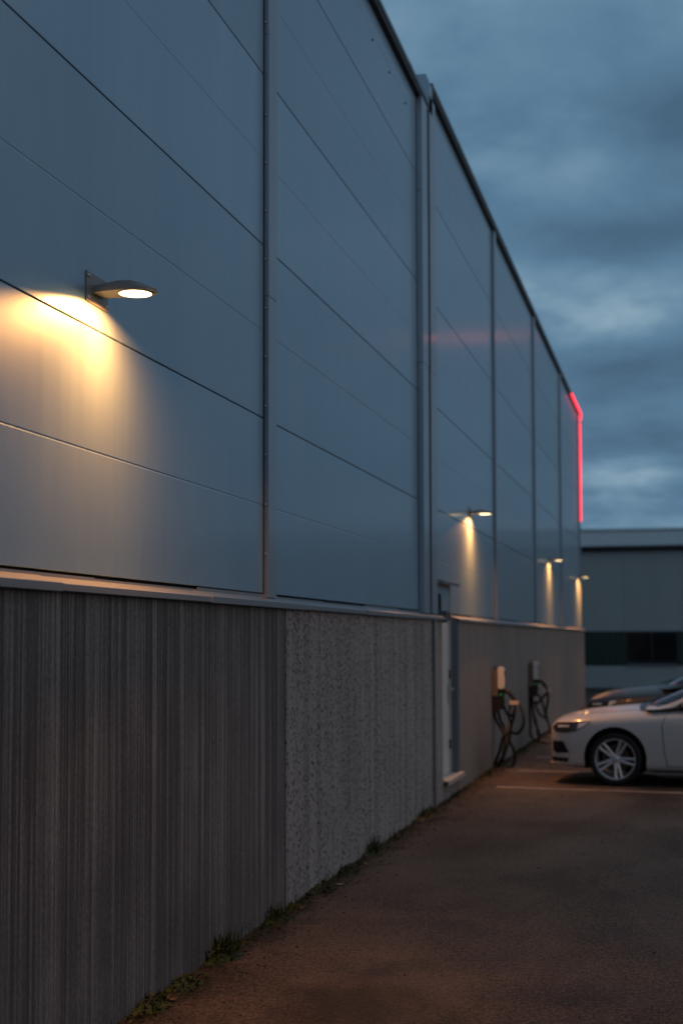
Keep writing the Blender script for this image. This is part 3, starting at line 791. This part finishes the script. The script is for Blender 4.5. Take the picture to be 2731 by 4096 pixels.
# ------------------------------------------------------------------ charging stations
M_CHWHITE = mat('charger_white', (.56, .59, .63), .3)
M_CHGREY = mat('charger_grey_box', (.11, .095, .085), .5)
M_CABLE = mat('cable_black', (.010, .012, .013), .5)
M_TAGCREAM = mat('cream_tag', (.60, .52, .44), .5)
def charger(y, label, ox, scale, cables):
    ch = thing('charging_station', label, 'charging station', (XC+.001, y, 1.2), 0, 'charging stations on the concrete base')
    bm = bmesh.new(); box(bm, 0, .085, -.085, .085, -.21, .135); obj('back_box', bm, M_CHGREY, ch, bevel=.012, smooth=40)
    bm = bmesh.new()
    prism(bm, [(.086, -.11), (.086, .15), (.10, .172), (.135, .168), (.165, .13), (.180, .0), (.175, -.10), (.15, -.125), (.10, -.125)], 'y', -.10, .10)
    obj('cover', bm, M_CHWHITE, ch, bevel=.026, smooth=60)
    bm = bmesh.new(); prism(bm, [(.1795, .02), (.184, .0), (.179, -.09), (.1755, -.09), (.168, .125), (.170, .125)], 'y', -.06, .06); obj('front_panel', bm, M_DARK, ch)
    bm = bmesh.new(); lathe(bm, [(0, .168), (.03, .165), (.035, .15), (.02, .14), (0, .138)], 'x', (0, 0, 0), 10)
    bmesh.ops.transform(bm, matrix=Matrix.Translation((-.11, -.02, .165)), verts=bm.verts); obj('cable_gland', bm, M_DARK, ch)
    for dx, dz in ((.145, -.105), (.128, -.20)):
        bm = bmesh.new(); lathe(bm, [(0, -.101), (.010, -.103), (.011, -.098), (.011, -.09), (0, -.09)], 'y', (dx, 0, dz), 12); obj('indicator_light', bm, M_GREENLED, ch, smooth=40)
    bm = bmesh.new(); box(bm, .09, .155, -.06, .06, -.245, -.128); obj('socket', bm, M_DARK, ch, bevel=.012)
    # holster with the wound up plug leads
    bm = bmesh.new(); prism(bm, [(0, -.23), (.14, -.215), (.165, -.29), (.13, -.40), (.05, -.45), (0, -.40)], 'y', -.07, .07); obj('holster', bm, M_DARK, ch, bevel=.015, smooth=40)
    # plug: thick curved handle ending in a cream ferrule
    pth = smooth_path([(.13, -.05, -.165), (.20, -.075, -.155), (.26, -.085, -.20), (.31, -.09, -.275)], 5); n = len(pth)
    bm = bmesh.new(); tube(bm, pth, [.026+.006*math.sin(i/n*3.1) for i in range(n)], 10); pg = obj('plug', bm, M_DARK, ch, smooth=50)
    bm = bmesh.new(); box(bm, .245, .365, -.12, -.06, -.335, -.285)
    q = obj('tag', bm, M_TAGCREAM, ch, bevel=.01)
    bm = bmesh.new()
    for i, pts in enumerate(cables):
        loc = []
        for j, (X, Y) in enumerate(pts):
            xo = max(.012, (X-ox)/scale); z = 1.75-(Y+417)/scale-1.2
            z = max(z, -1.19)
            loc.append((xo, .11*math.sin(i*2.1+j*.8)*(.6 if i % 2 else 1), z))
        tube(bm, smooth_path(loc, 7), .0205, 8)
    obj('cable', bm, M_CABLE, ch, smooth=60)
charger(19.45, 'nearer wall charging station with white cover and black cables looped down to the ground', 115, 1445, [
    [(130, 900), (110, 1000), (160, 1180), (250, 1330), (330, 1450), (400, 1550), (380, 1700), (330, 1850), (250, 2000), (200, 2110)],
    [(560, 760), (640, 860), (690, 950), (735, 1130), (715, 1290), (640, 1400), (560, 1435), (480, 1420), (430, 1390)],
    [(570, 860), (560, 1050), (510, 1200), (460, 1350), (440, 1500), (400, 1650), (350, 1800), (300, 1950)],
    [(300, 800), (350, 980), (420, 1100), (450, 1200), (440, 1320), (400, 1420), (330, 1500), (290, 1620), (240, 1800), (150, 2000), (130, 2105)],
    [(460, 860), (440, 1000), (480, 1080), (540, 1040), (570, 900)],
    [(440, 1400), (450, 1560), (500, 1680), (535, 1850), (520, 2000), (460, 2090), (400, 2105)],
    [(200, 850), (240, 1150), (300, 1300), (350, 1450), (360, 1600), (330, 1800)]])
charger(24.15, 'farther wall charging station between the first charger and the white car', 845, 1165, [
    [(880, 560), (815, 900), (830, 1200), (870, 1450), (960, 1560), (1060, 1585), (1180, 1620), (1270, 1625)],
    [(900, 700), (930, 1000), (960, 1200), (1040, 1380), (1060, 1480), (1010, 1540)],
    [(1180, 480), (1225, 640), (1220, 800), (1180, 1000), (1190, 1150), (1220, 1280), (1270, 1420)],
    [(1220, 620), (1120, 720), (1020, 840), (960, 800)],
    [(960, 600), (1100, 800), (1160, 1000), (1200, 1180)],
    [(960, 800), (1050, 1040), (1130, 1100), (1200, 1160)],
    [(900, 700), (920, 1000), (980, 1250), (1000, 1480)]])

# ------------------------------------------------------------------ weeds along the foot of the wall
def leaf_fn(t, b):
    g = t.new('ShaderNodeNewGeometry').outputs['Position']
    n = t.noise(g, 25, 3)
    t.put(b.inputs['Base Color'], t.ramp(n, [(.3, (.014, .024, .006)), (.6, (.032, .050, .011)), (.75, (.06, .062, .02))]))
M_GRASS = mat('weed_green', rough=.6, spec=.3, fn=leaf_fn)
def blade(bm, p, az, lean, L, wd):
    dirv = Vector((math.cos(az), math.sin(az), 0)); sd = Vector((-dirv.y, dirv.x, 0)); prev = None; n = 4
    for i in range(n+1):
        u = i/n; q = p + dirv*(lean*L*u*u) + Vector((0, 0, L*u*(1-.35*lean*u))); ww = wd*(1-u**1.6)*.5+.0004
        cur = (bm.verts.new(q-sd*ww), bm.verts.new(q+sd*ww))
        if prev: bm.faces.new((prev[0], prev[1], cur[1], cur[0]))
        prev = cur
def leafy(bm, p, az, L, el):
    dirv = Vector((math.cos(az)*math.cos(el), math.sin(az)*math.cos(el), math.sin(el))); sd = Vector((-math.sin(az), math.cos(az), 0))
    m_ = p+dirv*L*.5; a = bm.verts.new(p); b_ = bm.verts.new(m_+sd*L*.24); c = bm.verts.new(p+dirv*L-Vector((0, 0, L*.1))); d_ = bm.verts.new(m_-sd*L*.24)
    bm.faces.new((a, b_, c)); bm.faces.new((a, c, d_))
def weed(y, wy, h, nb, nl, label):
    h *= .68; nb = int(nb*.6); nl = int(nl*1.3)
    bm = bmesh.new()
    for i in range(nb):
        p = Vector((random.uniform(.0, .09), max(-wy, min(wy, random.gauss(0, wy*.38))), 0))
        blade(bm, p, random.uniform(-1.9, 1.9), random.uniform(.1, .8), h*random.uniform(.4, 1.0), random.uniform(.005, .010))
    for i in range(nl):
        p = Vector((random.uniform(.0, .13), random.gauss(0, wy*.55), random.uniform(0, h*.45)))
        leafy(bm, p, random.uniform(-2.0, 2.0), random.uniform(.015, .045), random.uniform(-.1, .9))
    n = 14                                    # low matted cushion the stems grow from
    prev = None
    for i in range(n+1):
        yy = (i/n*2-1)*wy*1.05; e = math.sqrt(max(.02, 1-(yy/(wy*1.05))**2)); r_ = random.uniform(.8, 1.2)
        cur = [bm.verts.new((-.003, yy, 0)), bm.verts.new((-.003, yy, .022*e*r_)), bm.verts.new((.035*e*r_, yy, .026*e)), bm.verts.new((.085*e*r_, yy, .012*e)), bm.verts.new((.13*e*r_, yy, 0))]
        if prev:
            for k_ in range(4): bm.faces.new((prev[k_], prev[k_+1], cur[k_+1], cur[k_]))
        prev = cur
    o = obj('weed', bm, M_GRASS); o.location = (XC+.004, y, .002)
    return tag(o, label, 'weed', 'weeds growing along the foot of the wall')
weed(7.62, .24, .27, 130, 130, 'largest green grassy weed at the foot of the brushed concrete')
weed(8.66, .15, .21, 80, 60, 'upright grass tuft just left of the joint between the two concrete textures')
weed(9.10, .03, .17, 10, 6, 'thin single stemmed weed at the joint between the two concrete textures')
weed(9.75, .19, .10, 40, 110, 'low spreading weed by the white litter under the rough concrete')
weed(11.5, .26, .27, 90, 110, 'tall leafy weed halfway along the rough concrete panel')
weed(13.95, .40, .22, 70, 160, 'bushy weed near the downpipe, farthest along the rough concrete')
weed(6.95, .16, .10, 45, 70, 'small dark weed left of the largest grassy weed')
weed(6.50, .16, .13, 50, 60, 'small leafy weed in the bottom corner nearest the camera')
weed(10.6, .12, .12, 50, 70, 'short weed between the litter and the tall leafy weed')
weed(19.75, .13, .22, 70, 70, 'weed at the wall foot beneath the nearer charging station')
bm = bmesh.new()
for i in range(6500):
    y = random.uniform(4.5, 30); p = Vector((XC+abs(random.gauss(0, .06)), y, .002))
    if random.random() < .6+.5*math.sin(y*2.3)*math.sin(y*.9+1):
        if random.random() < .35: blade(bm, p, random.uniform(-2, 2), random.uniform(.2, 1), random.uniform(.02, .07), .005)
        else: leafy(bm, p, random.uniform(-2, 2), random.uniform(.015, .048), random.uniform(0, .8))
tag(obj('ground_cover', bm, M_GRASS), 'low moss and seedlings in the crack at the foot of the wall', 'ground cover', kind='stuff')
bm = bmesh.new()
for i in range(1700):
    y = random.uniform(4.5, 26); x = XC+.02+(abs(random.gauss(0, .16)) if i < 1500 else random.uniform(0, 4.5)); s = random.uniform(.003, .009)
    bmesh.ops.create_icosphere(bm, subdivisions=1, radius=s, matrix=Matrix.Translation((x, y, s*.4)) @ Matrix.Rotation(random.uniform(0, 6), 4, 'Z') @ Matrix.Diagonal((1.3, .8, .6, 1)))
def grit_fn(t, b):
    g = t.new('ShaderNodeNewGeometry').outputs['Position']
    t.put(b.inputs['Base Color'], t.ramp(t.noise(g, 30, 2), [(.3, (.02, .014, .009)), (.7, (.085, .062, .045))]))
tag(obj('grit', bm, mat('loose_grit', rough=.9, fn=grit_fn)), 'loose grit and earth gathered along the wall foot', 'grit', kind='stuff')
def scrap(name, x, y, s, m, label, cat, rz):
    bm = bmesh.new(); vs = []
    for k_ in range(9):
        a = k_*2*math.pi/9; vs.append((s*math.cos(a)*random.uniform(.8, 1.1), s*.55*math.sin(a)*random.uniform(.8, 1.1)))
    top = [bm.verts.new((a, b_, .006+.012*abs(a)/s)) for a, b_ in vs]; bot = [bm.verts.new((a, b_, .004+.012*abs(a)/s)) for a, b_ in vs]
    bm.faces.new(top); bm.faces.new(bot[::-1])
    for i in range(9): bm.faces.new((top[i], bot[i], bot[(i+1) % 9], top[(i+1) % 9]))
    o = obj(name, bm, m); o.location = (x, y, .003); o.rotation_euler = (0, 0, rz); tag(o, label, cat)
M_LEAFDRY = mat('dry_leaf', (.10, .055, .03), .7); M_PAPER = mat('pale_scrap', (.22, .20, .185), .7)
scrap('litter_scrap', -2.40, 9.95, .034, M_PAPER, 'flat pale scrap of litter beside the low spreading weed', 'litter', .6)
scrap('litter_scrap', -2.42, 10.9, .024, M_PAPER, 'smaller pale scrap of litter right of the low spreading weed', 'litter', 1.2)
scrap('dry_leaf', -2.43, 6.62, .036, M_LEAFDRY, 'curled brown leaf lying on the ground in the bottom corner', 'leaf', .4)
scrap('dry_leaf', -2.42, 9.0, .035, M_LEAFDRY, 'brown leaf beside the upright grass tuft', 'leaf', 2.0)
